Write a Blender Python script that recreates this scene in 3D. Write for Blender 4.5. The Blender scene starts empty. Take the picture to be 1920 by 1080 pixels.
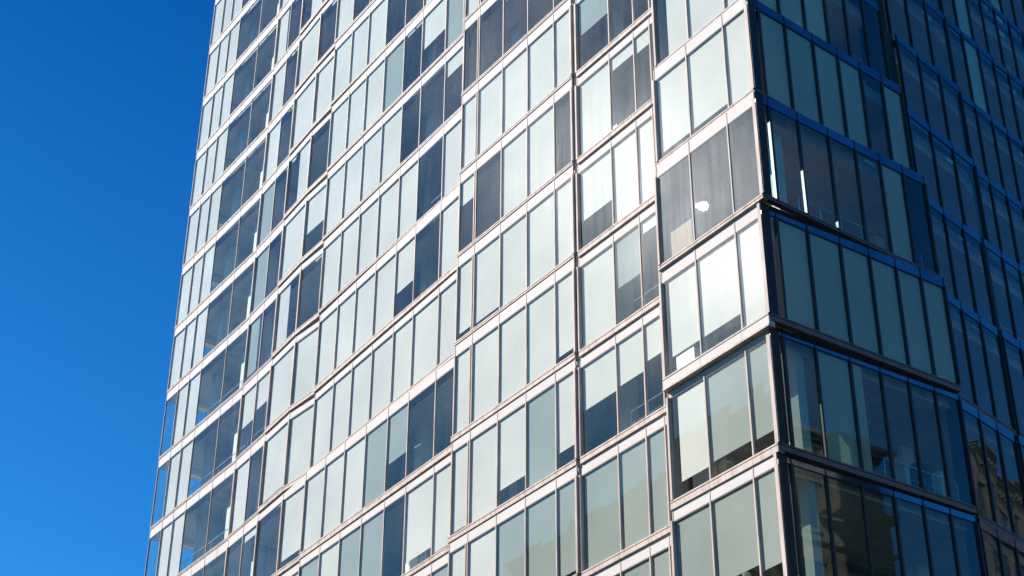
import bpy, math, random
from mathutils import Vector
random.seed(7)
R = math.radians
scn = bpy.context.scene
col = scn.collection

# ------------------------------------------------------------------ frame of the site
# plan axes of the long front (T along it, N out of it); the side front runs along -N and looks along T
T = Vector((0.578, -0.816, 0)).normalized()
N = Vector((-0.816, -0.578, 0)).normalized()
H = 4.0                                   # storey height
Z0 = 38.494                               # height of floor line 0; line k lies k storeys lower
def zk(k): return Z0 - H * k
def pf(s, o): return T * s + N * o        # front coordinates
def pr(s, o): return T * o - N * s        # side-front coordinates
GROUND = -1.6

# ------------------------------------------------------------------ materials
M = {}
def mat(name):
    m = bpy.data.materials.new(name); m.use_nodes = True
    nt = m.node_tree; nt.nodes.clear()
    out = nt.nodes.new('ShaderNodeOutputMaterial')
    M[name] = m
    return m, nt, out
def nd(nt, t, **kw):
    n = nt.nodes.new(t)
    for k, v in kw.items():
        if k in n.inputs: n.inputs[k].default_value = v
        else: setattr(n, k, v)
    return n
def lk(nt, a, b): nt.links.new(a, b)
def noise_col(nt, c, amount, scale, stretch=(1, 1, 1)):
    geo = nd(nt, 'ShaderNodeNewGeometry')
    mp = nd(nt, 'ShaderNodeMapping'); mp.inputs['Scale'].default_value = stretch
    lk(nt, geo.outputs['Position'], mp.inputs['Vector'])
    nz = nd(nt, 'ShaderNodeTexNoise'); nz.inputs['Scale'].default_value = scale; nz.inputs['Detail'].default_value = 4
    lk(nt, mp.outputs[0], nz.inputs['Vector'])
    mr = nd(nt, 'ShaderNodeMapRange'); mr.inputs['From Min'].default_value = .3; mr.inputs['From Max'].default_value = .7
    mr.inputs['To Min'].default_value = 1 - amount; mr.inputs['To Max'].default_value = 1 + amount * .4
    lk(nt, nz.outputs['Fac'], mr.inputs['Value'])
    mx = nd(nt, 'ShaderNodeMix', data_type='RGBA', blend_type='MULTIPLY'); mx.inputs['Factor'].default_value = 1
    mx.inputs['A'].default_value = (*c, 1)
    lk(nt, mr.outputs[0], mx.inputs['B'])
    return mx.outputs['Result'], nz
def pbr(name, c, rough=.6, metal=0, amount=.12, scale=1.5, stretch=(1, 1, 1), spec=.5, bump=0):
    m, nt, out = mat(name)
    b = nd(nt, 'ShaderNodeBsdfPrincipled')
    cc, nz = noise_col(nt, c, amount, scale, stretch)
    lk(nt, cc, b.inputs['Base Color'])
    b.inputs['Roughness'].default_value = rough; b.inputs['Metallic'].default_value = metal
    b.inputs['Specular IOR Level'].default_value = spec
    if bump:
        bp = nd(nt, 'ShaderNodeBump'); bp.inputs['Strength'].default_value = bump
        lk(nt, nz.outputs['Fac'], bp.inputs['Height']); lk(nt, bp.outputs[0], b.inputs['Normal'])
    lk(nt, b.outputs[0], out.inputs['Surface'])
    return m
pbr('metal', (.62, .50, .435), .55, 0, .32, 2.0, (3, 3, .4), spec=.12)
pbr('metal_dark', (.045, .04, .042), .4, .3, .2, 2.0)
pbr('spandrel_glass', (.18, .24, .32), .05, .9, .25, .6)
pbr('metal_shade', (.17, .145, .135), .5, .1, .2, 2.0)  # ledge metal again, with the shade of the side front put into its colour
pbr('spandrel', (.69, .64, .60), .6, 0, .08, .6, spec=.08)
pbr('gasket_and_shadow_gap', (.018, .017, .017), .6)
m = pbr('ceiling', (.78, .78, .76), .9, 0, .05, .8)
nt = m.node_tree; b_ = [n for n in nt.nodes if n.type == 'BSDF_PRINCIPLED'][0]; src = b_.inputs['Base Color'].links[0].from_socket
geo = nd(nt, 'ShaderNodeNewGeometry'); mp = nd(nt, 'ShaderNodeMapping'); mp.inputs['Rotation'].default_value = (0, 0, R(54.7)); lk(nt, geo.outputs['Position'], mp.inputs['Vector'])
bt = nd(nt, 'ShaderNodeTexBrick', offset=0.0); bt.inputs['Scale'].default_value = 1.0; bt.inputs['Mortar Size'].default_value = .02
bt.inputs['Brick Width'].default_value = .6; bt.inputs['Row Height'].default_value = .6
bt.inputs['Color1'].default_value = (1, 1, 1, 1); bt.inputs['Color2'].default_value = (.95, .95, .95, 1); bt.inputs['Mortar'].default_value = (.8, .8, .8, 1)
lk(nt, mp.outputs[0], bt.inputs['Vector'])
mx = nd(nt, 'ShaderNodeMix', data_type='RGBA', blend_type='MULTIPLY'); mx.inputs['Factor'].default_value = 1
lk(nt, src, mx.inputs['A']); lk(nt, bt.outputs['Color'], mx.inputs['B']); lk(nt, mx.outputs['Result'], b_.inputs['Base Color'])
pbr('carpet', (.27, .235, .20), .95)
pbr('core', (.50, .475, .43), .8, 0, .25, .35)
pbr('plaster', (.74, .73, .70), .85, 0, .06, .7)
pbr('column_paint', (.72, .73, .70), .7, 0, .04, .8)
pbr('rail_metal', (.55, .56, .57), .3, .8)
pbr('wicker', (.30, .19, .12), .7, 0, .5, 40, bump=.6)
pbr('dark_cloth', (.035, .035, .038), .8)
pbr('white_lacquer', (.78, .78, .75), .4, 0, .05)
pbr('cream_card', (.55, .50, .40), .7, 0, .15, 3)
pbr('stone', (.27, .235, .19), .85, 0, .35, .5, bump=.15)
pbr('stone_dark', (.13, .11, .09), .7, 0, .3, .5)
pbr('slate', (.16, .17, .18), .6, 0, .3, .8)
pbr('iron', (.02, .02, .02), .5, .5)
pbr('brick', (.10, .085, .075), .85, 0, .3, .7)
pbr('asphalt', (.05, .05, .052), .9, 0, .3, .3)
pbr('pavement', (.25, .24, .23), .9, 0, .2, .6)
pbr('window_dark', (.02, .025, .03), .1)

def glass(name, tint, ior, haze, dust):
    m, nt, out = mat(name)
    geo = nd(nt, 'ShaderNodeNewGeometry')
    iorn = nd(nt, 'ShaderNodeMapRange'); iorn.inputs['To Min'].default_value = ior; iorn.inputs['To Max'].default_value = 1 / ior
    lk(nt, geo.outputs['Backfacing'], iorn.inputs['Value'])
    fr = nd(nt, 'ShaderNodeFresnel'); lk(nt, iorn.outputs[0], fr.inputs['IOR'])
    tr = nd(nt, 'ShaderNodeBsdfTransparent'); tr.inputs['Color'].default_value = (*tint, 1)
    gl = nd(nt, 'ShaderNodeBsdfGlossy', distribution='BECKMANN'); gl.inputs['Roughness'].default_value = .004
    gl.inputs['Color'].default_value = (1, 1, 1, 1)
    # very slight waviness of the panes
    nz = nd(nt, 'ShaderNodeTexNoise'); nz.inputs['Scale'].default_value = .55; nz.inputs['Detail'].default_value = 1
    lk(nt, geo.outputs['Position'], nz.inputs['Vector'])
    bp = nd(nt, 'ShaderNodeBump'); bp.inputs['Strength'].default_value = .02; bp.inputs['Distance'].default_value = .1
    lk(nt, nz.outputs['Fac'], bp.inputs['Height']); lk(nt, bp.outputs[0], gl.inputs['Normal'])
    mix = nd(nt, 'ShaderNodeMixShader')
    outer = nd(nt, 'ShaderNodeMath', operation='SUBTRACT'); outer.inputs[0].default_value = 1; lk(nt, geo.outputs['Backfacing'], outer.inputs[1])
    fo = nd(nt, 'ShaderNodeMath', operation='MULTIPLY'); lk(nt, fr.outputs[0], fo.inputs[0]); lk(nt, outer.outputs[0], fo.inputs[1])
    lk(nt, fo.outputs[0], mix.inputs[0]); lk(nt, tr.outputs[0], mix.inputs[1]); lk(nt, gl.outputs[0], mix.inputs[2])
    # film of dust: streaks running down the pane, scattering light broadly
    mp = nd(nt, 'ShaderNodeMapping'); mp.inputs['Scale'].default_value = (4, 4, .35)
    lk(nt, geo.outputs['Position'], mp.inputs['Vector'])
    n2 = nd(nt, 'ShaderNodeTexNoise'); n2.inputs['Scale'].default_value = 1.0; n2.inputs['Detail'].default_value = 5
    lk(nt, mp.outputs[0], n2.inputs['Vector'])
    n3 = nd(nt, 'ShaderNodeTexNoise'); n3.inputs['Scale'].default_value = .5; n3.inputs['Detail'].default_value = 3
    lk(nt, geo.outputs['Position'], n3.inputs['Vector'])
    mu = nd(nt, 'ShaderNodeMath', operation='MULTIPLY'); lk(nt, n2.outputs['Fac'], mu.inputs[0]); lk(nt, n3.outputs['Fac'], mu.inputs[1])
    mr = nd(nt, 'ShaderNodeMapRange'); mr.inputs['From Min'].default_value = .12; mr.inputs['From Max'].default_value = .42
    mr.inputs['To Min'].default_value = haze * .7; mr.inputs['To Max'].default_value = haze * 1.25
    lk(nt, mu.outputs[0], mr.inputs['Value'])
    hz = nd(nt, 'ShaderNodeBsdfGlossy', distribution='BECKMANN'); hz.inputs['Roughness'].default_value = .23
    df = nd(nt, 'ShaderNodeBsdfDiffuse'); df.inputs['Color'].default_value = (.8, .8, .78, 1)
    dmr = nd(nt, 'ShaderNodeMapRange'); dmr.inputs['From Min'].default_value = .18; dmr.inputs['From Max'].default_value = .42
    dmr.inputs['To Min'].default_value = dust * .15; dmr.inputs['To Max'].default_value = dust * 1.8
    lk(nt, mu.outputs[0], dmr.inputs['Value'])
    dfo = nd(nt, 'ShaderNodeMath', operation='MULTIPLY'); lk(nt, dmr.outputs[0], dfo.inputs[0]); lk(nt, outer.outputs[0], dfo.inputs[1])
    mix2 = nd(nt, 'ShaderNodeMixShader'); lk(nt, dfo.outputs[0], mix2.inputs[0]); lk(nt, mix.outputs[0], mix2.inputs[1]); lk(nt, df.outputs[0], mix2.inputs[2])
    fin = nd(nt, 'ShaderNodeMixShader')
    bk = nd(nt, 'ShaderNodeMath', operation='SUBTRACT'); bk.inputs[0].default_value = 1; lk(nt, geo.outputs['Backfacing'], bk.inputs[1])
    hf = nd(nt, 'ShaderNodeMath', operation='MULTIPLY'); lk(nt, mr.outputs[0], hf.inputs[0]); lk(nt, bk.outputs[0], hf.inputs[1])
    lk(nt, hf.outputs[0], fin.inputs[0]); lk(nt, mix2.outputs[0], fin.inputs[1]); lk(nt, hz.outputs[0], fin.inputs[2])
    lk(nt, fin.outputs[0], out.inputs['Surface'])
glass('glass', (.957, .98, .96), 1.42, .0012, .015)
glass('glass_side', (.84, .94, .91), 1.72, .001, .010)

def fabric(name, c, through, weave):
    m, nt, out = mat(name)
    cc, nz = noise_col(nt, c, .11, .32)
    d = nd(nt, 'ShaderNodeBsdfDiffuse'); lk(nt, cc, d.inputs['Color'])
    t_ = nd(nt, 'ShaderNodeBsdfTranslucent'); lk(nt, cc, t_.inputs['Color'])
    mx = nd(nt, 'ShaderNodeMixShader'); mx.inputs[0].default_value = through
    lk(nt, d.outputs[0], mx.inputs[1]); lk(nt, t_.outputs[0], mx.inputs[2])
    tp = nd(nt, 'ShaderNodeBsdfTransparent'); m2 = nd(nt, 'ShaderNodeMixShader'); m2.inputs[0].default_value = weave
    lk(nt, mx.outputs[0], m2.inputs[1]); lk(nt, tp.outputs[0], m2.inputs[2]); lk(nt, m2.outputs[0], out.inputs['Surface'])
fabric('blind', (.95, .885, .83), .12, .13)
fabric('blind_sheer', (.74, .76, .72), .2, .48)
fabric('blind_grey', (.50, .53, .505), .12, .17)
fabric('blind_green', (.82, .88, .78), .45, .2)

m, nt, out = mat('bulb')
e = nd(nt, 'ShaderNodeEmission'); e.inputs['Color'].default_value = (1, .62, .32, 1); e.inputs['Strength'].default_value = 1.13
lk(nt, e.outputs[0], out.inputs['Surface'])

# ------------------------------------------------------------------ mesh builder
class MB:
    def __init__(s): s.v = []; s.f = []; s.m = []; s.mats = []
    def mi(s, name):
        if name not in s.mats: s.mats.append(name)
        return s.mats.index(name)
    def hexa(s, pts, mname):
        b = len(s.v); s.v += [tuple(p) for p in pts]; k = s.mi(mname)
        for f in ((0, 3, 2, 1), (4, 5, 6, 7), (0, 1, 5, 4), (1, 2, 6, 5), (2, 3, 7, 6), (3, 0, 4, 7)):
            s.f.append(tuple(b + i for i in f)); s.m.append(k)
    def slab(s, a, b, n, v0, v1, z0, z1, mname):
        """box along the plan line a-b, from v0 to v1 along n, z0 to z1"""
        p = [a + n * v0, b + n * v0, b + n * v1, a + n * v1]
        q = [Vector((c.x, c.y, z0)) for c in p] + [Vector((c.x, c.y, z1)) for c in p]
        # keep faces outward
        if (p[1] - p[0]).cross(p[2] - p[1]).z < 0: q = [q[3], q[2], q[1], q[0], q[7], q[6], q[5], q[4]]
        s.hexa(q, mname)
    def poly(s, pts, z0, z1, mtop, mbot, mside):
        b = len(s.v); n = len(pts)
        s.v += [(p.x, p.y, z0) for p in pts] + [(p.x, p.y, z1) for p in pts]
        s.f.append(tuple(b + n + i for i in range(n))); s.m.append(s.mi(mtop))
        s.f.append(tuple(b + i for i in reversed(range(n)))); s.m.append(s.mi(mbot))
        for i in range(n):
            j = (i + 1) % n
            s.f.append((b + i, b + j, b + n + j, b + n + i)); s.m.append(s.mi(mside))
    def tube(s, pts, r, mname, n=8):
        k = s.mi(mname); rings = []
        for i, p in enumerate(pts):
            d = (pts[min(i + 1, len(pts) - 1)] - pts[max(i - 1, 0)]).normalized()
            a = d.orthogonal().normalized(); c = d.cross(a)
            rr = r[i] if isinstance(r, (list, tuple)) else r
            b = len(s.v)
            s.v += [tuple(p + (a * math.cos(2 * math.pi * j / n) + c * math.sin(2 * math.pi * j / n)) * rr) for j in range(n)]
            rings.append(b)
        for b0, b1 in zip(rings, rings[1:]):
            for j in range(n):
                s.f.append((b0 + j, b0 + (j + 1) % n, b1 + (j + 1) % n, b1 + j)); s.m.append(k)
        s.f.append(tuple(rings[0] + j for j in reversed(range(n)))); s.m.append(k)
        s.f.append(tuple(rings[-1] + j for j in range(n))); s.m.append(k)
    def lathe(s, c, prof, mname, n=20):
        s.tube([Vector((c.x, c.y, c.z + z)) + Vector((0, 0, 1e-5 * i)) for i, (r_, z) in enumerate(prof)], [max(r_, 1e-3) for r_, z in prof], mname, n)
    def build(s, name, parent=None, smooth=False):
        me = bpy.data.meshes.new(name); me.from_pydata(s.v, [], s.f)
        for n in s.mats: me.materials.append(M[n])
        me.polygons.foreach_set('material_index', s.m)
        if smooth: me.polygons.foreach_set('use_smooth', [True] * len(s.f))
        me.update()
        o = bpy.data.objects.new(name, me); col.objects.link(o)
        if parent: o.parent = parent
        return o
def empty(name, loc, label=None, cat=None, group=None):
    o = bpy.data.objects.new(name, None); col.objects.link(o); o.location = loc
    if label: o['label'] = label; o['category'] = cat
    if group: o['group'] = group
    return o
class Local:
    """parts of an Empty are modelled in world metres, then moved under it"""
def put(mb, name, root, smooth=False):
    o = mb.build(name, None, smooth)
    o.parent = root; o.location = -root.location
    return o

# ------------------------------------------------------------------ layout of the tower
# section: mullion stations s, drift of the stations per storey, offset o and turn per storey
KMIN, KMAX = -10, 9
def lin(tab, k):
    ks = sorted(tab)
    if k <= ks[0]: return tab[ks[0]]
    if k >= ks[-1]: return tab[ks[-1]]
    return tab[k]
SEC = {
 'G': dict(s=[-77.85, -76.45, -75.15, -73.75, -72.3, -70.92, -69.65, -68.45], mid={0: -32.66}, turn={0: .006}, drift=.02),
 'F': dict(s=[-68.42, -66.82, -65.22], mid={0: -32.5}, turn={0: .05}, drift=.02),
 'E': dict(s=[-65.12, -62.62, -60.52], mid={0: -32.22}, turn={0: .06}, drift=.02),
 'D': dict(s=[-60.42, -58.72, -57.08, -55.36, -53.6, -52.02, -50.02, -48.5],
           mid={-6: -31.97, -3: -31.97, -4: -31.97, -5: -31.97, -2: -31.99, -1: -32.0, 0: -32.0, 1: -32.02, 2: -31.92, 3: -31.92},
           turn={-6: .008, -5: .008, -4: .01, -3: .018, -2: .019, -1: .024, 0: .034, 1: .036, 2: .023, 3: .02}, drift=.04),
 'C': dict(s=[-47.96, -46.82, -45.1, -43.4, -41.68, -40.56], mid={0: -31.42}, turn={0: 0}, drift=-.03),
 'B': dict(s=[-40.38, -38.46, -37.06, -36.16, -34.7], mid={0: -31.52}, turn={0: 0}, drift=-.05),
 'A': dict(s=[-34.82, -33.2, -31.4, -30.3], mid={-1: -30.54, 0: -30.53, 1: -30.44, 2: -30.38, 3: -30.43, 4: -30.54}, turn={0: 0}, drift=-.07),
}
RS = [30.5, 30.9, 32.12, 33.42, 34.6, 35.7, 36.75, 37.75]
RMID = {-2: -31.0, -1: -30.9, 0: -30.66, 1: -30.39, 2: -30.16, 3: -30.21, 4: -30.34, 5: -30.42}
RTURN = {-2: -.14, -1: -.13, 0: -.10, 1: -.055, 2: -.008, 3: .036, 4: .052, 5: .06}
def stations(k):
    """plan points of every section of storey k: list of (section, points, normal)"""
    res = []
    rm, rt = lin(RMID, k), lin(RTURN, k)
    corner_s = rm + rt * (30.5 - 34.4)
    for n, d in SEC.items():
        mid, turn = lin(d['mid'], k), lin(d['turn'], k)
        ss = list(d['s']); dr = d['drift'] * (k if n != 'A' else k - 1.5)
        sm = (ss[0] + ss[-1]) / 2
        ss = [s + max(-.35, min(.35, dr)) for s in ss]
        if n == 'A': ss[-1] = corner_s
        res.append((n, [pf(s, mid + turn * (s - sm)) for s in ss]))
    dd = dict(res); dd['E'][-1] = dd['D'][0] - T * .06 - N * .12
    am = lin(SEC['A']['mid'], k)
    rs = [-am] + [s + (.0 if k < 3 else .08) for s in RS[1:]]
    res.append(('R', [pr(s, rm + rt * (s - 34.4)) for s in rs]))
    s0 = {-1: 39.5, 0: 39.35, 1: 38.7, 2: 38.45, 3: 38.2, 4: 38.2}.get(k, 39.8 if k < 0 else 38.2)
    so = {-1: -32.05, 0: -31.72, 1: -31.2, 2: -30.83, 3: -30.5, 4: -30.44}.get(k, -32.4 if k < 0 else -30.4)
    t0 = {-2: 44.3, -1: 43.85, 0: 43.55, 1: 43.0, 2: 42.0, 3: 41.6, 4: 41.4}.get(k, 44.9 if k < 0 else 41.2)
    to = {-2: -33.3, -1: -32.87, 0: -32.6, 1: -32.15, 2: -31.45, 3: -31.05, 4: -30.95}.get(k, -33.9 if k < 0 else -30.9)
    res.append(('S', [pr(s0 + (t0 - .12 - s0) * i / 3, so - .18 * (t0 - .12 - s0) * i / 3) for i in range(4)]))
    n = 12; step = (60.0 - t0) / n if False else 1.12
    res.append(('T', [pr(t0 + step * i, to - .17 * step * i) for i in range(14)]))
    return res

# how far each blind is drawn, pane by pane (1 = down to the sill); (drop, left gap, right gap)
BL = {
 ('A', -1): [1, 1, 1], ('A', 0): [(1, .34, 0), 1, 1], ('A', 1): [.9, .9, 1], ('A', 2): [0, 0, 0],
 ('A', 3): [(.8, .16, 0), .8, 1], ('A', 4): [(.84, .2, 0), .82, .84], ('A', 5): [1, .73, .8], ('A', 6): [1, 1, 1],
 ('B', -2): [0, 0, 0, 0], ('B', -1): [.48, 0, 0, 0], ('B', 0): [1, .16, .2, 0], ('B', 1): [.62, 1, 1, 1], ('B', 2): [1, .55, .12, 0],
 ('B', 3): [.48, .46, .38, .4], ('B', 4): [1, 1, 1, 1], ('B', 5): [1, 1, 1, 1],
 ('C', -3): [1, 0, 0, 0, 0], ('C', -2): [0, 0, .12, 0, 0], ('C', -1): [1, 1, 1, 1, 1], ('C', 0): [.32, 0, 1, 1, 0],
 ('C', 1): [.9, .92, 1, 1, 1], ('C', 2): [1, .96, 1, 1, .9], ('C', 3): [.95, 1, .8, 1, .8], ('C', 4): [1, 1, 1, 1, .93], ('C', 5): [1, 1, 1, 1, 1],
 ('D', -7): [1, 1, 1, 1, 1, 1, 1], ('D', -6): [1, 1, 1, 1, 1, .5, 0], ('D', -5): [1, .4, 1, 1, 0, 0, 0], ('D', -4): [1, 1, 1, 0, 0, 1, 0],
 ('D', -3): [1, 1, 1, 1, 0, .55, 1], ('D', -2): [1, 1, 1, 1, 0, 0, .25], ('D', -1): [1, 1, 1, 1, 1, 0, 1],
 ('D', 0): [1, 1, 1, 1, .62, 0, 1], ('D', 1): [1, 1, 1, .97, 1, 1, 1], ('D', 2): [1, 1, 1, (.95, .02, .02), .62, 0, 0],
 ('D', 3): [1, (1, 0, .0), 1, 1, 0, .85, .95], ('D', 4): [0, 0, 0, 1, 0, 1, 1],
 ('F', -7): [(1, 0, .25), 0], ('F', -6): [(1, 0, .25), 0], ('F', -5): [(1, 0, .1), 0], ('F', -4): [1, 0], ('F', -3): [1, 0], ('F', -2): [1, 0], ('F', -1): [(.9, 0, .3), 0], ('F', 0): [.55, .45], ('F', 1): [(1, 0, .1), 0], ('F', 2): [0, .1],
 ('E', -7): [1, 0], ('E', -6): [(1, .4, 0), 0], ('E', -5): [1, 0], ('E', -4): [1, 1], ('E', -3): [(1, .45, 0), 0],
 ('E', -2): [1, .58], ('E', -1): [(1, 0, .5), 0], ('E', 0): [1, 1], ('E', 1): [.92, 1], ('E', 2): [0, .86], ('E', 3): [0, .6],
}
# bays whose blinds take the darker grey-green colour
GREY = {('A', 4): (1, 2), ('A', 5): (0, 1, 2), ('A', 6): (0, 1, 2), ('B', 4): (0, 1, 2, 3), ('B', 5): (0, 1, 2, 3), ('B', 2): (1,), ('B', 6): (0, 1, 2, 3), ('C', 4): (2, 3, 4), ('C', 5): (0, 1, 2, 3, 4),
        ('D', 3): (0, 2, 3), ('D', 4): (3, 5, 6), ('D', 2): (3, 4), ('D', -3): (3, 6), ('F', -3): (0,), ('F', -2): (0,), ('F', -1): (0,), ('E', -1): (1,), ('C', 3): (3,), ('D', -5): (1,), ('B', -1): (0,)}
GB = [1, 1, (1, .0, .1), 0, 0, 0, 0]
def blinds(n, k, npane):
    if (n, k) in BL: return BL[(n, k)]
    rnd = random.Random(hash((ord(n), k)) % 9999)
    if n == 'G':
        b = list(GB)
        if k >= -1: b[0] = 0
        return b
    if n == 'F': return [[1, 0], [(1, 0, .35), 0], [.55, 0], [0, .2]][rnd.randrange(4)]
    if n == 'R':
        return {-2: [1, 1, 1, 0, 1, 0, 0], -1: [1, 1, 1, 1, 0, 0, 0], 0: [1, 1, 1, 1, 0, 0, 0], 1: [0, 1, 1, 1, 1, 0, 1, 0][:7], 2: [0, 0, 0, 0, 0, 1, 0],
                3: [0, 1, 1, 1, 1, 1, 1], 4: [0, 0, 1, (1, 0, .6), 0, 0, 0], 5: [0, 0, 0, 0, 0, 0, 0]}.get(k, [1, 0, 1, 0, 0, 0, 0])
    if n in 'ST': return [0 if rnd.random() < .86 else 1 for _ in range(npane)]
    return [1 if rnd.random() < .75 else round(rnd.uniform(.4, .95), 2) for _ in range(npane)]
# ledge at the foot of a storey: (height, projection)
def ledge(n, k):
    if n == 'A': return (.42, .085) if k == 3 else (.27, .07) if k >= 4 else (.155, .06)
    if n == 'B': return (.23, .09)
    if n == 'C': return (.14, .05) if k < 2 else (.22, .06)
    if n == 'D': return {0: (.24, .075), 1: (.20, .06), 2: (.26, .075)}.get(k, (.15, .05) if k < 0 else (.22, .07))
    if n == 'E': return (.22, .10)
    if n in 'GF': return (.13, .045)
    if n == 'R': return (.13, .04) if k < 3 else (.23, .045)
    return (.18, .06)

# camera numbers, also used to pick the panes that show largest
CF, CPITCH, CROLL = 3320.25, R(32.8017), R(0.263)
def shows(p):
    c, s = math.cos(CPITCH), math.sin(CPITCH)
    d = p.y * c + p.z * s; v = p.z * c - p.y * s
    return 960 + CF * p.x / d, 540 - CF * v / d

tower = empty('office_tower', pf(-50, -40) + Vector((0, 0, GROUND)),
              'tall glass office tower with stepped window bands, white blinds and pale metal floor ledges', 'building')

SPB, SPB_SIDE = .62, .48            # underside of the spandrel below the floor line above
panes = []           # everything needed for one pane
ledges = {}
for k in range(KMIN, KMAX + 1):
    z0, z1 = zk(k), zk(k - 1)
    for n, pts in stations(k):
        nn = N if n in 'GFEDCBA' else T
        mb = ledges[(n, k)] = MB()
        h, pj = ledge(n, k)
        bl = blinds(n, k, len(pts) - 1)
        for i in range(len(pts) - 1):
            a, b = pts[i], pts[i + 1]
            t = (b - a).normalized()
            on = Vector((t.y, -t.x, 0))
            if on.dot(nn) < 0: on = -on
            g = .006
            a1, b1 = a + t * g, b - t * g
            if i == 0 and n in 'ACDS': a1 = a - t * (.10 if n in 'AC' else .02)
            lip = .055; lm = 'metal' if nn is N else 'metal_shade'
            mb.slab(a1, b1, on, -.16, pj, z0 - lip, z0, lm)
            mb.slab(a1, b1, on, -.16, pj - .03, z0 - lip - .022, z0 - lip - .002, 'gasket_and_shadow_gap')
            if h > .3:
                mb.slab(a1, b1, on, -.16, pj - .012, z0 - h + .07, z0 - lip - .024, 'spandrel')
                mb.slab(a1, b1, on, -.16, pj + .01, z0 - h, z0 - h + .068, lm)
            else:
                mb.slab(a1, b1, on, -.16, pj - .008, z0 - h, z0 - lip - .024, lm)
            panes.append(dict(n=n, k=k, i=i, a=a, b=b, t=t, on=on, z0=z0, z1=z1, bl=bl[i], last=i == len(pts) - 2, h=ledge(n, k - 1)[0]))

def in_view(pts):
    q = [shows(c) for c in pts]
    return sum(0 < x < 1920 and 0 < y < 1080 for x, y in q)
order = sorted(ledges, key=lambda n: -in_view([Vector(v) for v in ledges[n].v]))
far_ledges = MB()
for j, n in enumerate(order):
    mb = ledges[n]
    if j < 99: put(mb, 'floor_ledge', tower)
    else:
        b = len(far_ledges.v); far_ledges.v += mb.v; far_ledges.f += [tuple(b + i for i in f) for f in mb.f]
        far_ledges.m += [far_ledges.mi(mb.mats[i]) for i in mb.m]
o = put(far_ledges, 'floor_ledge', tower); o['kind'] = 'stuff'

def pane_meshes(p, glassb, frame, sp, bd):
    a, b, t, on, z0, z1 = p['a'], p['b'], p['t'], p['on'], p['z0'], p['z1']
    right = p['on'].dot(T) > .7
    zs = z1 - (SPB_SIDE if right else SPB)
    w = .022
    # panes never hang perfectly true: a few millimetres in or out at each corner
    rg = random.Random(int(abs(a.x) * 977 + abs(z0) * 131)); q_ = .006 if right else 0 if (p['n'], p['k']) == ('A', 2) else .004
    e = [rg.uniform(-q_, q_) - .010 for _ in range(4)]
    za, zb_ = z0 + .002, zs - .036
    def gp(c, v, z): d_ = c + on * v; return Vector((d_.x, d_.y, z))
    ga, gb = a + t * w, b - t * w
    q = [gp(ga, e[0] - .02, za), gp(gb, e[1] - .02, za), gp(gb, e[1], za), gp(ga, e[0], za),
         gp(ga, e[2] - .02, zb_), gp(gb, e[3] - .02, zb_), gp(gb, e[3], zb_), gp(ga, e[2], zb_)]
    if (gb - ga).cross(on).z < 0: q = [q[3], q[2], q[1], q[0], q[7], q[6], q[5], q[4]]
    glassb.hexa(q, 'glass_side' if right else 'glass')
    # spandrel, and a dark strip standing for the shadow gap below it
    sp.slab(a + t * .02, b - t * .02, on, -.03, .008, zs, z1 - p['h'] - .002, 'spandrel_glass' if right else 'spandrel')
    sp.slab(a + t * w, b - t * w, on, -.05, -.004, zs - .034, zs - .002, 'gasket_and_shadow_gap')
    # mullion at the left side of the pane (and right side at the end of a run)
    def mull(c, wid=.05, dep=.022):
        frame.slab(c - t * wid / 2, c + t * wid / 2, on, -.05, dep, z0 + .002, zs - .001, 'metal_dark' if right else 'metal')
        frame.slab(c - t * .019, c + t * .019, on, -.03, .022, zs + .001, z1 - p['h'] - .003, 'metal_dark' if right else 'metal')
    n, i = p['n'], p['i']
    if n == 'G' and i in (4, 6): pass                      # wide panes without a mullion there
    elif i == 0 and n in 'AB': mull(a, .085, .09)
    elif i == 0 and n in 'EFCD': mull(a, .085 if n in 'EF' else .06, .07 if n in 'EF' else .04)
    elif n == 'E': mull(a, .08, .06)
    elif n == 'R' and i <= 1: mull(a, .10, .06)
    elif n in 'RST': mull(a, .07, .05)
    elif n == 'G': mull(a, .035, .03)
    else: mull(a)
    if p['last']:
        mull(b, .085 if n == 'C' else .075 if n in 'AB' else .055, .07)
    if n == 'C' and i == 1:
        frame.slab(a - t * .14, a - t * .09, on, -.03, .03, z0 + .002, zs - .001, 'metal')
    # roller blind
    bl = p['bl']; gl_, gr_ = 0, 0
    if isinstance(bl, tuple): bl, gl_, gr_ = bl
    if bl and bd is not None:
        L = (b - a).length
        ba, bb = a + t * (.004 + gl_ * L), b - t * (.004 + gr_ * L)
        top = zs + .06
        zb = (zs - .04) - bl * (zs - .04 - z0) + (.03 if bl == 1 else 0)
        grey = (n, p['k']) in GREY and i in GREY[(n, p['k'])]
        fb = 'blind_green' if right else 'blind_sheer' if n == 'A' and p['k'] in (4, 5) and i > 0 or n == 'B' and p['k'] == 4 and i == 1 else 'blind_grey' if grey else 'blind'
        bd.slab(ba, bb, on, -.0612, -.06, zb, top, fb)
        bd.slab(ba, bb, on, -.07, -.055, zb - .026, zb, fb)
        bd.slab(ba, bb, on, -.15, -.071, top - .02, top + .08, 'white_lacquer')

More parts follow.
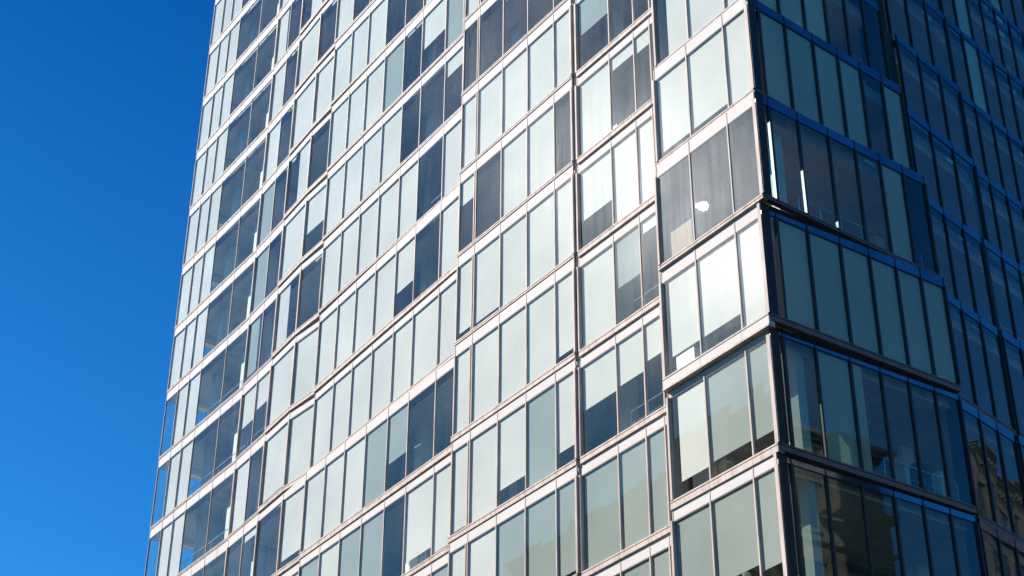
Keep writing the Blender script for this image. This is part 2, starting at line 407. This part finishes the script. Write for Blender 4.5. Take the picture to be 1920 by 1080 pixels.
# the hundred panes that show largest are windows of their own, the rest one part
for p in panes:
    q = [Vector((c.x, c.y, z)) for c in (p['a'], p['b']) for z in (p['z0'], p['z1'])]
    m_ = [shows(c) for c in q]
    x0, x1 = (m_[0][0] + m_[1][0]) / 2, (m_[2][0] + m_[3][0]) / 2
    ya, yb = (m_[1][1] + m_[3][1]) / 2, (m_[0][1] + m_[2][1]) / 2
    cx = max(0, min(1920, max(x0, x1)) - max(0, min(x0, x1)))
    cy = max(0, min(1080, yb) - max(0, ya))
    p['area'] = max(0, cx) * max(0, cy)
    if p['n'] == 'B' and p['i'] == 3: p['area'] = 0
panes.sort(key=lambda p: -p['area'])
rest = MB()
for r_, p in enumerate(panes):
    if r_ < 100:
        g_, f_, s_, b_ = MB(), MB(), MB(), MB()
        pane_meshes(p, g_, f_, s_, b_)
        c = (p['a'] + p['b']) / 2 + Vector((0, 0, p['z0']))
        w_ = put(g_, 'window', tower)
        for mb_, nm in ((f_, 'mullion'), (s_, 'spandrel_panel'), (b_, 'roller_blind')):
            if mb_.v: mb_.build(nm, w_)
    else:
        pane_meshes(p, rest, rest, rest, rest)
o = put(rest, 'window', tower); o['kind'] = 'stuff'

runs = {}
# closing panels where one section stands proud of the next, dark reveals
for k in range(KMIN, KMAX + 1):
    st = dict(stations(k)); z0, z1 = zk(k), zk(k - 1)
    def close(p, q, inset=.16, wid=.06, m_='metal'):
        d_ = (q - p)
        key = close.i; close.i += 1
        if d_.length < .01: return
        t = d_.normalized(); n_ = Vector((t.y, -t.x, 0))
        runs.setdefault(key, MB()).slab(p, q, n_, -wid / 2, wid / 2, z0 - .1, z1 - .12, m_)
    close.i = 0
    close(st['A'][0] - N * .06, st['A'][0] - N * 1.6)
    close(st['B'][0] - N * .05 - T * .05, st['C'][-1] - N * .05 + T * .05, m_='metal')
    close(st['C'][0] - N * .06, st['D'][-1] - N * .2)
    close(st['D'][0] - N * .05, st['E'][-1] - N * .04, m_='metal')
    close(st['E'][0] - N * .06, st['F'][-1] - N * .1, m_='metal')
    close(st['R'][-1] - T * .05, pr(st['R'][-1].dot(-N) + .05, st['S'][0].dot(T)) - T * .3, m_='gasket_and_shadow_gap')
    close(pr(st['R'][-1].dot(-N), st['S'][0].dot(T)) - T * .2, st['S'][0] - T * .2, m_='gasket_and_shadow_gap')
    close(st['S'][-1] - T * .06, st['T'][0] - T * .1, m_='gasket_and_shadow_gap')
for mb in runs.values(): put(mb, 'return_panel', tower)

# corner post: pale on the long front, dark on the side
cp = MB()
for k in range(KMIN, KMAX + 1):
    st = dict(stations(k)); z0, z1 = zk(k), zk(k - 1)
    c = st['A'][-1]
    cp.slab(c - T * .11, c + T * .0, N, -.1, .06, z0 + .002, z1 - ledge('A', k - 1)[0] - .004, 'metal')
    cp.slab(c, c - N * .30, T, -.10, .035, z0 + .002, z1 - ledge('A', k - 1)[0] - .004, 'gasket_and_shadow_gap')
put(cp, 'corner_post', tower)

# floors with ceilings, one per storey
for k in range(KMIN, KMAX + 1):
    st = dict(stations(k)); z = zk(k)
    up = dict(stations(k + 1)) if k < KMAX else st
    fr = []
    for n in 'GFEDCBA':
        for p, q in ((st[n][0], up[n][0]), (st[n][-1], up[n][-1])):
            fr.append(min((p, q), key=lambda v: v.dot(N)) - N * .34)
    fr[0] = fr[0] + T * .4
    fr[-1] = fr[-1] - T * .36
    for n in 'RST':
        for j, (p, q) in enumerate(((st[n][0], up[n][0]), (st[n][-1], up[n][-1]))):
            if n == 'R' and j == 0: continue
            fr.append(min((p, q), key=lambda v: v.dot(T)) - T * .36)
    fr += [pr(56, -48), pf(-77.3, -46.5)]
    s_ = MB(); s_.poly(fr, z - .60, z - .03, 'carpet', 'ceiling', 'ceiling')
    # recessed strip lights and a bulkhead on the ceiling's underside
    for q in range(9):
        c = pf(-76 + q * 5.1, -35.4)
        s_.slab(c, c + T * 1.5, N, -.1, .1, z - .64, z - .603, 'white_lacquer')
        c = pf(-77 + q * 5.1, -33.2)
        s_.slab(c, c + T * .35, N, -7.5, .2, z - .86, z - .602, 'plaster')
        s_.slab(c + T * 1.9, c + T * 2.35, N, -7.2, -1.6, z - .80, z - .604, 'rail_metal')
    put(s_, 'floor_slab', tower)
# core, partitions, columns
cw = MB()
cw.slab(pf(-71, -41), pf(-40, -41), N, -14, 0, GROUND, zk(KMIN - 1), 'core')
put(cw, 'core_wall', tower)
for k in range(-8, 7):
    rnd = random.Random(k + 50); z = zk(k)
    def wall(*a):
        m_ = MB(); m_.slab(*a, 'plaster'); put(m_, 'partition', tower)
    for s in (-74.2, -67.5, -61, -56.2, -51, -46.2, -41.5, -37.3):
        if rnd.random() < .5:
            s += rnd.uniform(-.8, .8)
            wall(pf(s, -33.9), pf(s, -40.9), T, -.06, .06, z - .028, z + 3.39)
    if rnd.random() < .7:
        s = rnd.choice((-66, -57, -48, -43)); wall(pf(s, -36.5), pf(s + rnd.uniform(3, 4.4), -36.5), N, -.06, .06, z - .027, z + 3.38)
    if rnd.random() < .6:
        s = rnd.choice((36.5, 44, 51)); wall(pr(s, -33.4 - (s - 36) * .15), pr(s, -38.9), N, -.06, .06, z - .028, z + 3.39)
def column(c, w=.5):
    m_ = MB()
    m_.slab(c - T * w / 2, c + T * w / 2, N, -w / 2, w / 2, GROUND + .2, zk(KMIN - 1) - .15, 'column_paint')
    put(m_, 'column', tower)
for s, o_ in ((-73.8, -33.7), (-70.5, -33.7), (-67.3, -33.6), (-60.4, -33.8), (-53.4, -33.5), (-46.4, -33.2), (-40.0, -33.1), (-35.7, -32.9)):
    column(pf(s, o_))
column(pf(-31.06, -31.95), .34)
for s, o_ in ((38.6, -33.3), (45.5, -35.2), (52, -36.4)): column(pr(s, o_))
# glazed end wall towards the sky, roof
ew = MB()
for k in range(KMIN, KMAX + 1):
    c = pf(-77.9 + max(-.35, min(.35, .02 * k)), -32.72)
    for i in range(8):
        a, b = c - N * 1.7 * i, c - N * 1.7 * (i + 1)
        ew.slab(a - N * .03, b + N * .03, T, 0, .03, zk(k), zk(k - 1) - .62, 'glass')
        ew.slab(a - N * .03, a + N * .03, T, -.03, .08, zk(k), zk(k - 1) - .62, 'metal')
    ew.slab(c, c - N * 13.6, T, 0, .04, zk(k - 1) - .618, zk(k - 1) - .002, 'spandrel')
put(ew, 'end_window', tower)
rf = MB(); rf.poly([pf(-77.9, -32.9), pf(-30.6, -31.9), pr(59, -36), pr(59, -48), pf(-77.9, -46.4)], zk(KMIN - 1) - .1, zk(KMIN - 1) + .5, 'pavement', 'ceiling', 'metal')
put(rf, 'roof', tower)
bw = MB(); bw.slab(pf(-77.6, -46.7), pf(-48, -46.7), N, -.3, 0, GROUND, zk(KMIN - 1) - .12, 'spandrel')
bw.slab(pr(59, -36), pr(59, -48), N, -.3, 0, GROUND, zk(KMIN - 1) - .12, 'spandrel')
put(bw, 'rear_wall', tower)

# ------------------------------------------------------------------ ground
g = MB(); g.poly([Vector((-900, -900, 0)), Vector((900, -900, 0)), Vector((900, 900, 0)), Vector((-900, 900, 0))], GROUND - .5, GROUND, 'asphalt', 'asphalt', 'asphalt')
o = g.build('ground'); o['kind'] = 'structure'
g = MB(); g.poly([pf(-82, -28), pf(-26, -28), pr(62, -26), pr(62, -36), pf(-34, -36), pf(-82, -34)], GROUND + .004, GROUND + .13, 'pavement', 'pavement', 'pavement')
o = g.build('pavement'); o['kind'] = 'structure'

# ------------------------------------------------------------------ things seen inside, near the glass
UP = Vector((0, 0, 1))
def part(name, root, *boxes, mats=None, smooth=False):
    m_ = MB()
    for b in boxes: m_.slab(*b)
    return put(m_, name, root, smooth)
def storage(s, o, k, w_, d_, h_, m1, name, label, cat, base=0, side=False, doors=2):
    """cupboard or box with a lid line, doors and handles"""
    P_ = pr if side else pf; u, v = (-N, T) if side else (T, N)
    z = zk(k) - .03 + base; c = P_(s, o)
    r_ = empty(name, c + UP * z, label, cat)
    a, b = c - u * w_ / 2, c + u * w_ / 2
    part('body', r_, (a, b, v, -d_ / 2, d_ / 2, z, z + h_ - .04, m1))
    part('lid' if doors == 0 else 'top', r_, (a - u * .012, b + u * .012, v, -d_ / 2 - .012, d_ / 2 + .012, z + h_ - .038, z + h_, m1))
    for i in range(doors):
        p0 = a + u * (w_ / doors * i + .012); p1 = a + u * (w_ / doors * (i + 1) - .012)
        dd = part('door', r_, (p0, p1, v, d_ / 2 + .001, d_ / 2 + .02, z + .03, z + h_ - .06, m1))
        hd = MB(); hp = p1 - u * .06
        hd.slab(hp, hp + u * .015, v, d_ / 2 + .021, d_ / 2 + .045, z + h_ * .5, z + h_ * .5 + .14, 'rail_metal')
        o_ = hd.build('handle', dd)
    return r_
def armchair(s, o, k, m1, label, w_=.8, name='armchair', hb=.95):
    z = zk(k) - .03; c = pf(s, o); r_ = empty(name, c + UP * z, label, 'chair')
    a, b = c - T * w_ / 2, c + T * w_ / 2
    part('seat', r_, (a + T * .1, b - T * .1, N, -.32, .34, z + .2, z + .44, m1))
    part('backrest', r_, (a, b, N, .345, .46, z + .12, z + hb, m1))
    for q in (a, b - T * .095): part('armrest', r_, (q, q + T * .095, N, -.34, .34, z + .12, z + .63, m1))
    for q in (a + T * .02, b - T * .07):
        for v0 in (-.30, .36): part('leg', r_, (q, q + T * .05, N, v0, v0 + .05, z, z + .118, 'dark_cloth'))
    return r_
def deskchair(s, o, k, m1, label, rot=.4):
    z = zk(k) - .03; c = pf(s, o); r_ = empty('office_chair', c + UP * z, label, 'chair')
    u = (T * math.cos(rot) + N * math.sin(rot)); v = Vector((-u.y, u.x, 0))
    m_ = MB(); m_.lathe(c + UP * (z + .1), [(.03, 0), (.03, .36)], 'rail_metal', 10); put(m_, 'pole', r_)
    for j in range(5):
        d_ = u * math.cos(j * 1.2566) + v * math.sin(j * 1.2566)
        m_ = MB(); m_.tube([c + UP * (z + .1), c + d_ * .3 + UP * (z + .05)], .022, 'rail_metal', 6)
        m_.lathe(c + d_ * .3 + UP * z, [(.03, 0), (.03, .05)], 'dark_cloth', 8); put(m_, 'leg', r_)
    part('seat', r_, (c - u * .24, c + u * .24, v, -.24, .24, z + .461, z + .54, m1))
    m_ = MB()
    for j in range(6):
        h0 = z + .6 + j * .08; wd = .23 - .012 * max(0, j - 2) ** 1.6
        m_.slab(c - u * wd, c + u * wd, v, .22 + .01 * j, .28 + .01 * j, h0, h0 + .0795, m1)
    m_.slab(c - u * .03, c + u * .03, v, .2, .219, z + .46, z + .75, 'rail_metal')
    put(m_, 'backrest', r_)
armchair(-33.98, -30.98, 2, 'wicker', 'brown woven armchair low in the clear corner window, left of the sun glint', 1.0, 'armchair', 1.12)
deskchair(-34.95, -31.15, 2, 'dark_cloth', 'dark swivel chair left of the brown woven armchair', .9)
storage(-32.7, -31.35, 2, .9, .4, .72, 'dark_cloth', 'sideboard', 'low dark sideboard inside the window with the sun glint', 'sideboard')
armchair(-34.15, -31.0, 3, 'white_lacquer', 'white armchair glimpsed under a half drawn blind at the corner', .8, 'armchair', 1.05)
storage(-35.0, -31.1, 3, .55, .45, .95, 'dark_cloth', 'cupboard', 'dark cupboard left of the white armchair under the blind', 'cupboard')
deskchair(-32.68, -31.0, 3, 'dark_cloth', 'dark desk chair against a pale wall under the blind, right of the white armchair', -.4)
storage(-34.55, -31.3, 4, .42, .4, 1.25, 'white_lacquer', 'cabinet', 'tall white cabinet behind the corner glass one floor below the white armchair', 'cabinet', doors=1)
storage(-35.15, -31.3, 4, .5, .4, 1.05, 'dark_cloth', 'cupboard', 'dark cupboard left of the tall white cabinet', 'cupboard', doors=1)
sb = storage(-33.45, -31.25, 4, 1.15, .42, .42, 'dark_cloth', 'sideboard', 'low dark sideboard carrying two cream boxes and a lamp', 'sideboard')
storage(-33.78, -31.2, 4, .30, .3, .34, 'cream_card', 'storage_box', 'left cream box beside a desk lamp under the blind', 'box', .422, doors=0)
storage(-33.42, -31.2, 4, .30, .3, .40, 'cream_card', 'storage_box', 'right cream box, nearest the desk lamp under the blind', 'box', .422, doors=0)
z = zk(4) - .03 + .422; c = pf(-33.05, -31.2)
r_ = empty('desk_lamp', c + UP * z, 'small bent desk lamp beside two cream boxes', 'lamp')
m_ = MB(); m_.lathe(c + UP * z, [(.07, 0), (.07, .015), (.015, .03)], 'rail_metal', 12); put(m_, 'base', r_, True)
m_ = MB(); m_.tube([c + UP * (z + .03), c + UP * (z + .28), c - T * .12 + UP * (z + .42), c - T * .2 + UP * (z + .38)], .011, 'rail_metal', 6); put(m_, 'arm', r_)
m_ = MB(); m_.lathe(c - T * .21 + UP * (z + .30), [(.075, 0), (.06, .05), (.02, .09)], 'white_lacquer', 12); put(m_, 'lamp_shade', r_, True)
z = zk(5) - .03; c = pf(-32.85, -31.15)
r_ = empty('floor_lamp', c + UP * z, 'lamp with a round white globe at the bottom edge by the corner', 'lamp')
m_ = MB(); m_.lathe(c + UP * z, [(.14, 0), (.14, .02), (.02, .035)], 'rail_metal', 14); put(m_, 'base', r_, True)
m_ = MB(); m_.tube([c + UP * (z + .035), c + UP * (z + .98)], .014, 'rail_metal', 8); put(m_, 'pole', r_)
m_ = MB(); m_.lathe(c + UP * (z + .975), [(.13 * math.sin(math.pi * j / 10) + .004, .13 - .13 * math.cos(math.pi * j / 10)) for j in range(11)], 'white_lacquer', 16); put(m_, 'globe', r_, True)
storage(-33.85, -31.3, 5, .8, .4, 1.15, 'dark_cloth', 'cupboard', 'dark cupboard left of the round white globe lamp', 'cupboard')
storage(-34.95, -31.15, 1, .28, .3, 1.15, 'white_lacquer', 'cabinet', 'narrow white cabinet above the window with the brown armchair', 'cabinet', doors=1)
storage(-34.5, -31.2, 1, .26, .3, 1.2, 'white_lacquer', 'cabinet', 'second narrow white cabinet, nearer the corner, above the brown armchair', 'cabinet', doors=1)
storage(-52.3, -32.5, 3, .34, .34, 1.35, 'white_lacquer', 'cabinet', 'white cabinet below a blind, left of two, low in the middle of the front', 'cabinet', doors=1)
storage(-51.2, -32.5, 3, .5, .34, 1.4, 'white_lacquer', 'cabinet', 'wider white cabinet below a blind, right of two, low in the middle of the front', 'cabinet', doors=2)
storage(37.25, -30.9, 4, .14, .3, 1.25, 'white_lacquer', 'cabinet', 'slim white cabinet behind the blue side glazing near its foot', 'cabinet', side=True, doors=1)
storage(36.6, -31.0, 4, .55, .35, 1.3, 'dark_cloth', 'cupboard', 'dark cupboard behind the blue side glazing beside a slim white cabinet', 'cupboard', side=True)
c = pf(-43.85, -31.56); z = 24.41
r_ = empty('pendant_lamp', c + UP * (z + 1.2), 'warm glowing pendant bulb in front of a grey blind', 'lamp')
m_ = MB(); m_.tube([c + UP * (z + .09), c + UP * (z + 1.42)], .005, 'dark_cloth', 6); put(m_, 'cord', r_)
m_ = MB(); m_.lathe(c + UP * (z - .06), [(.06 * math.sin(math.pi * j / 8) + .003, .06 - .06 * math.cos(math.pi * j / 8)) for j in range(9)], 'bulb', 12); put(m_, 'bulb', r_, True)
m_ = MB(); m_.lathe(c + UP * (z + .058), [(.025, 0), (.025, .05)], 'rail_metal', 10); put(m_, 'socket', r_)
# guard rails inside the glass
def rail(n, k, i0, i1):
    pts = dict(stations(k))[n]; z = zk(k) - .03; m_ = MB(); nn = N if n in 'GFEDCBA' else T
    a, b = pts[i0] - nn * .42, pts[i1] - nn * .42
    L = (b - a).length; t = (b - a) / L; a, b = a + t * .15, b - t * .15; L -= .3
    m_.tube([a + UP * (z + .95), b + UP * (z + .95)], .022, 'rail_metal', 8)
    m_.tube([a + UP * (z + .52), b + UP * (z + .52)], .008, 'rail_metal', 6)
    for j in range(int(L / 1.05) + 2):
        p_ = a + (b - a) * j / (int(L / 1.05) + 1)
        m_.tube([p_ + UP * z, p_ + UP * (z + .93)], .016, 'rail_metal', 6)
    put(m_, 'guard_rail', tower)
for n, k, i0, i1 in (('B', 2, 1, 4), ('B', 3, 1, 4), ('B', 1, 2, 4), ('D', 3, 0, 3), ('D', 4, 0, 4), ('E', 0, 0, 2), ('E', 1, 0, 2), ('F', 0, 0, 2), ('F', 1, 0, 2), ('F', -1, 0, 2),
                     ('G', -1, 3, 7), ('G', 0, 2, 7), ('G', 1, 2, 7), ('G', 2, 2, 7), ('D', -1, 4, 6), ('A', -1, 0, 1), ('R', 4, 4, 7), ('R', 5, 4, 7), ('R', 2, 2, 7), ('T', 2, 0, 6)):
    rail(n, k, i0, i1)

# ------------------------------------------------------------------ the far sides of the two streets, mirrored in the glass
def frontage(name, label, P_, s0, s1, o0, depth, ztop, sign, wall, storey, bay, recess=True, cornice=True, top=None):
    """block whose face stands on o0 and looks at the tower (sign: which way its face points along the o axis)"""
    t = (P_(1, 0) - P_(0, 0)); v = (P_(0, 1) - P_(0, 0)) * sign
    A, B = P_(s0, o0), P_(s1, o0)
    r_ = empty(name, (A + B) / 2 + UP * GROUND, label, 'building')
    part('wall', r_, (A, B, v, -depth, 0, GROUND, ztop, wall))
    n = max(1, int((s1 - s0) / bay)); st = int((ztop - GROUND - 2) / storey)
    bw = (s1 - s0) / n; m_ = MB(); f_ = MB(); c_ = MB()
    for j in range(st):
        z = ztop - 1.6 - (j + 1) * storey + .9
        c_.slab(A - t * .1, B + t * .1, v, .002, .22, z - .75, z - .55, wall)
        for i in range(n):
            p_ = A + t * (bw * (i + .5))
            m_.slab(p_ - t * bw * .27, p_ + t * bw * .27, v, .002, .03, z, z + storey * .56, 'window_dark')
            f_.slab(p_ - t * bw * .33, p_ + t * bw * .33, v, .002, .14, z - .22, z - .05, wall)
            f_.slab(p_ - t * bw * .33, p_ + t * bw * .33, v, .002, .18, z + storey * .56 + .02, z + storey * .56 + .3, wall)
            for q in (-.31, .275):
                f_.slab(p_ + t * bw * q, p_ + t * bw * (q + .035), v, .002, .1, z - .048, z + storey * .56 + .018, wall)
    w_ = put(m_, 'window', r_); w_['kind'] = 'stuff'
    o_ = put(f_, 'window_surround', r_); o_['kind'] = 'stuff'
    put(c_, 'string_course', r_)
    if cornice:
        m_ = MB()
        for q in range(4): m_.slab(A - t * (.1 + .12 * q), B + t * (.1 + .12 * q), v, .003, .2 + .2 * q, ztop - .9 + .22 * q, ztop - .9 + .218 * (q + 1), wall)
        x = .4
        while x < s1 - s0 - .3:
            m_.slab(A + t * x, A + t * (x + .3), v, .2, .5, ztop - 1.25, ztop - .905, wall); x += .8
        put(m_, 'cornice', r_)
    return r_, A, B, t, v
r_, A, B, t, v = frontage('stone_building', 'old pale stone building with a dentilled cornice and balcony, mirrored in the side glass', pr, 30, 57.4, -4.3, 16, 40.9, -1, 'stone', 4.2, 3.0)
m_ = MB()                                    # rounded gable over the end bay
c = pr(56.0, -4.3)
for j in range(7):
    w_ = 2.3 * math.cos(j / 7 * math.pi / 2)
    m_.slab(c - t * w_, c + t * w_, v, -.6, .02, 40.92 + j * .12, 40.92 + j * .12 + .119, 'stone')
put(m_, 'gable', r_)
m_ = MB(); m_.slab(pr(53.6, -4.3), pr(57.0, -4.3), v, .23, 1.2, 36.7, 36.95, 'stone'); put(m_, 'balcony', r_)
m_ = MB()
for j in range(24): q = pr(53.7 + j * .142, -4.3) + v * 1.12; m_.tube([q + UP * 36.95, q + UP * 38.2], .02, 'iron', 4)
m_.slab(pr(53.6, -4.3), pr(57.0, -4.3), v, 1.09, 1.15, 38.2, 38.27, 'iron'); put(m_, 'railing', r_)
frontage('stone_building', 'tall warm stone building with plain parapet, mirrored beyond the blue side glazing', pr, 117, 150, -4.3, 16, 67.0, -1, 'stone_dark', 4.6, 3.6)
frontage('office_block', 'dark brick office block across the street, mirrored in the lowest front windows', pf, -92, -42, 2.4, 18, 50.0, -1, 'brick', 3.9, 3.2)

# ------------------------------------------------------------------ sky, sun, camera
SUN_AZ, SUN_EL = R(-78.1), R(35.2)
w = bpy.data.worlds.new('World'); scn.world = w; w.use_nodes = True
nt = w.node_tree; nt.nodes.clear()
sk = nt.nodes.new('ShaderNodeTexSky'); sk.sky_type = 'NISHITA'; sk.sun_disc = False
sk.sun_elevation = SUN_EL; sk.sun_rotation = SUN_AZ
sk.air_density = 1.0; sk.dust_density = .5; sk.ozone_density = 10.0; sk.altitude = 0
hs = nt.nodes.new('ShaderNodeHueSaturation'); hs.inputs['Saturation'].default_value = 1.13
# paler and brighter towards the horizon
tc = nt.nodes.new('ShaderNodeTexCoord'); sx = nt.nodes.new('ShaderNodeSeparateXYZ'); nt.links.new(tc.outputs['Generated'], sx.inputs[0])
mrg = nt.nodes.new('ShaderNodeMapRange'); mrg.inputs['From Min'].default_value = .38; mrg.inputs['From Max'].default_value = .66
nt.links.new(sx.outputs['Z'], mrg.inputs['Value'])
grad = nt.nodes.new('ShaderNodeMix'); grad.data_type = 'RGBA'
grad.inputs['A'].default_value = (.55, 1.36, 1.40, 1); grad.inputs['B'].default_value = (.10, .77, 1.06, 1)
nt.links.new(mrg.outputs[0], grad.inputs['Factor'])
mul = nt.nodes.new('ShaderNodeMix'); mul.data_type = 'RGBA'; mul.blend_type = 'MULTIPLY'; mul.inputs['Factor'].default_value = 1
nt.links.new(hs.outputs[0], mul.inputs['A']); nt.links.new(grad.outputs['Result'], mul.inputs['B'])
bg = nt.nodes.new('ShaderNodeBackground'); bg.inputs['Strength'].default_value = .09
ow = nt.nodes.new('ShaderNodeOutputWorld')
nt.links.new(sk.outputs[0], hs.inputs['Color']); nt.links.new(mul.outputs['Result'], bg.inputs['Color']); nt.links.new(bg.outputs[0], ow.inputs['Surface'])

sd = Vector((math.sin(SUN_AZ) * math.cos(SUN_EL), math.cos(SUN_AZ) * math.cos(SUN_EL), math.sin(SUN_EL)))
l = bpy.data.lights.new('sun', 'SUN'); l.energy = 5.0; l.angle = R(.25); l.color = (1, .93, .85)
lo = bpy.data.objects.new('sun', l); col.objects.link(lo); lo.rotation_euler = (-sd).to_track_quat('-Z', 'Y').to_euler()
lo.location = sd * 200

cam = bpy.data.cameras.new('camera'); co = bpy.data.objects.new('camera', cam); col.objects.link(co)
cam.sensor_width = 36; cam.lens = CF / 1920 * 36; cam.clip_end = 3000; cam.clip_start = .1
from mathutils import Matrix
co.matrix_world = Matrix.Rotation(R(90) + CPITCH, 4, 'X') @ Matrix.Rotation(CROLL, 4, 'Z')
scn.camera = co
scn.view_settings.view_transform = 'Standard'; scn.view_settings.look = 'None'
scn.view_settings.exposure = .47; scn.view_settings.gamma = 1
cy = scn.cycles
cy.max_bounces = 12; cy.transparent_max_bounces = 24; cy.diffuse_bounces = 3; cy.glossy_bounces = 4
cy.caustics_reflective = False; cy.caustics_refractive = False; cy.sample_clamp_indirect = 6
cy.use_denoising = True
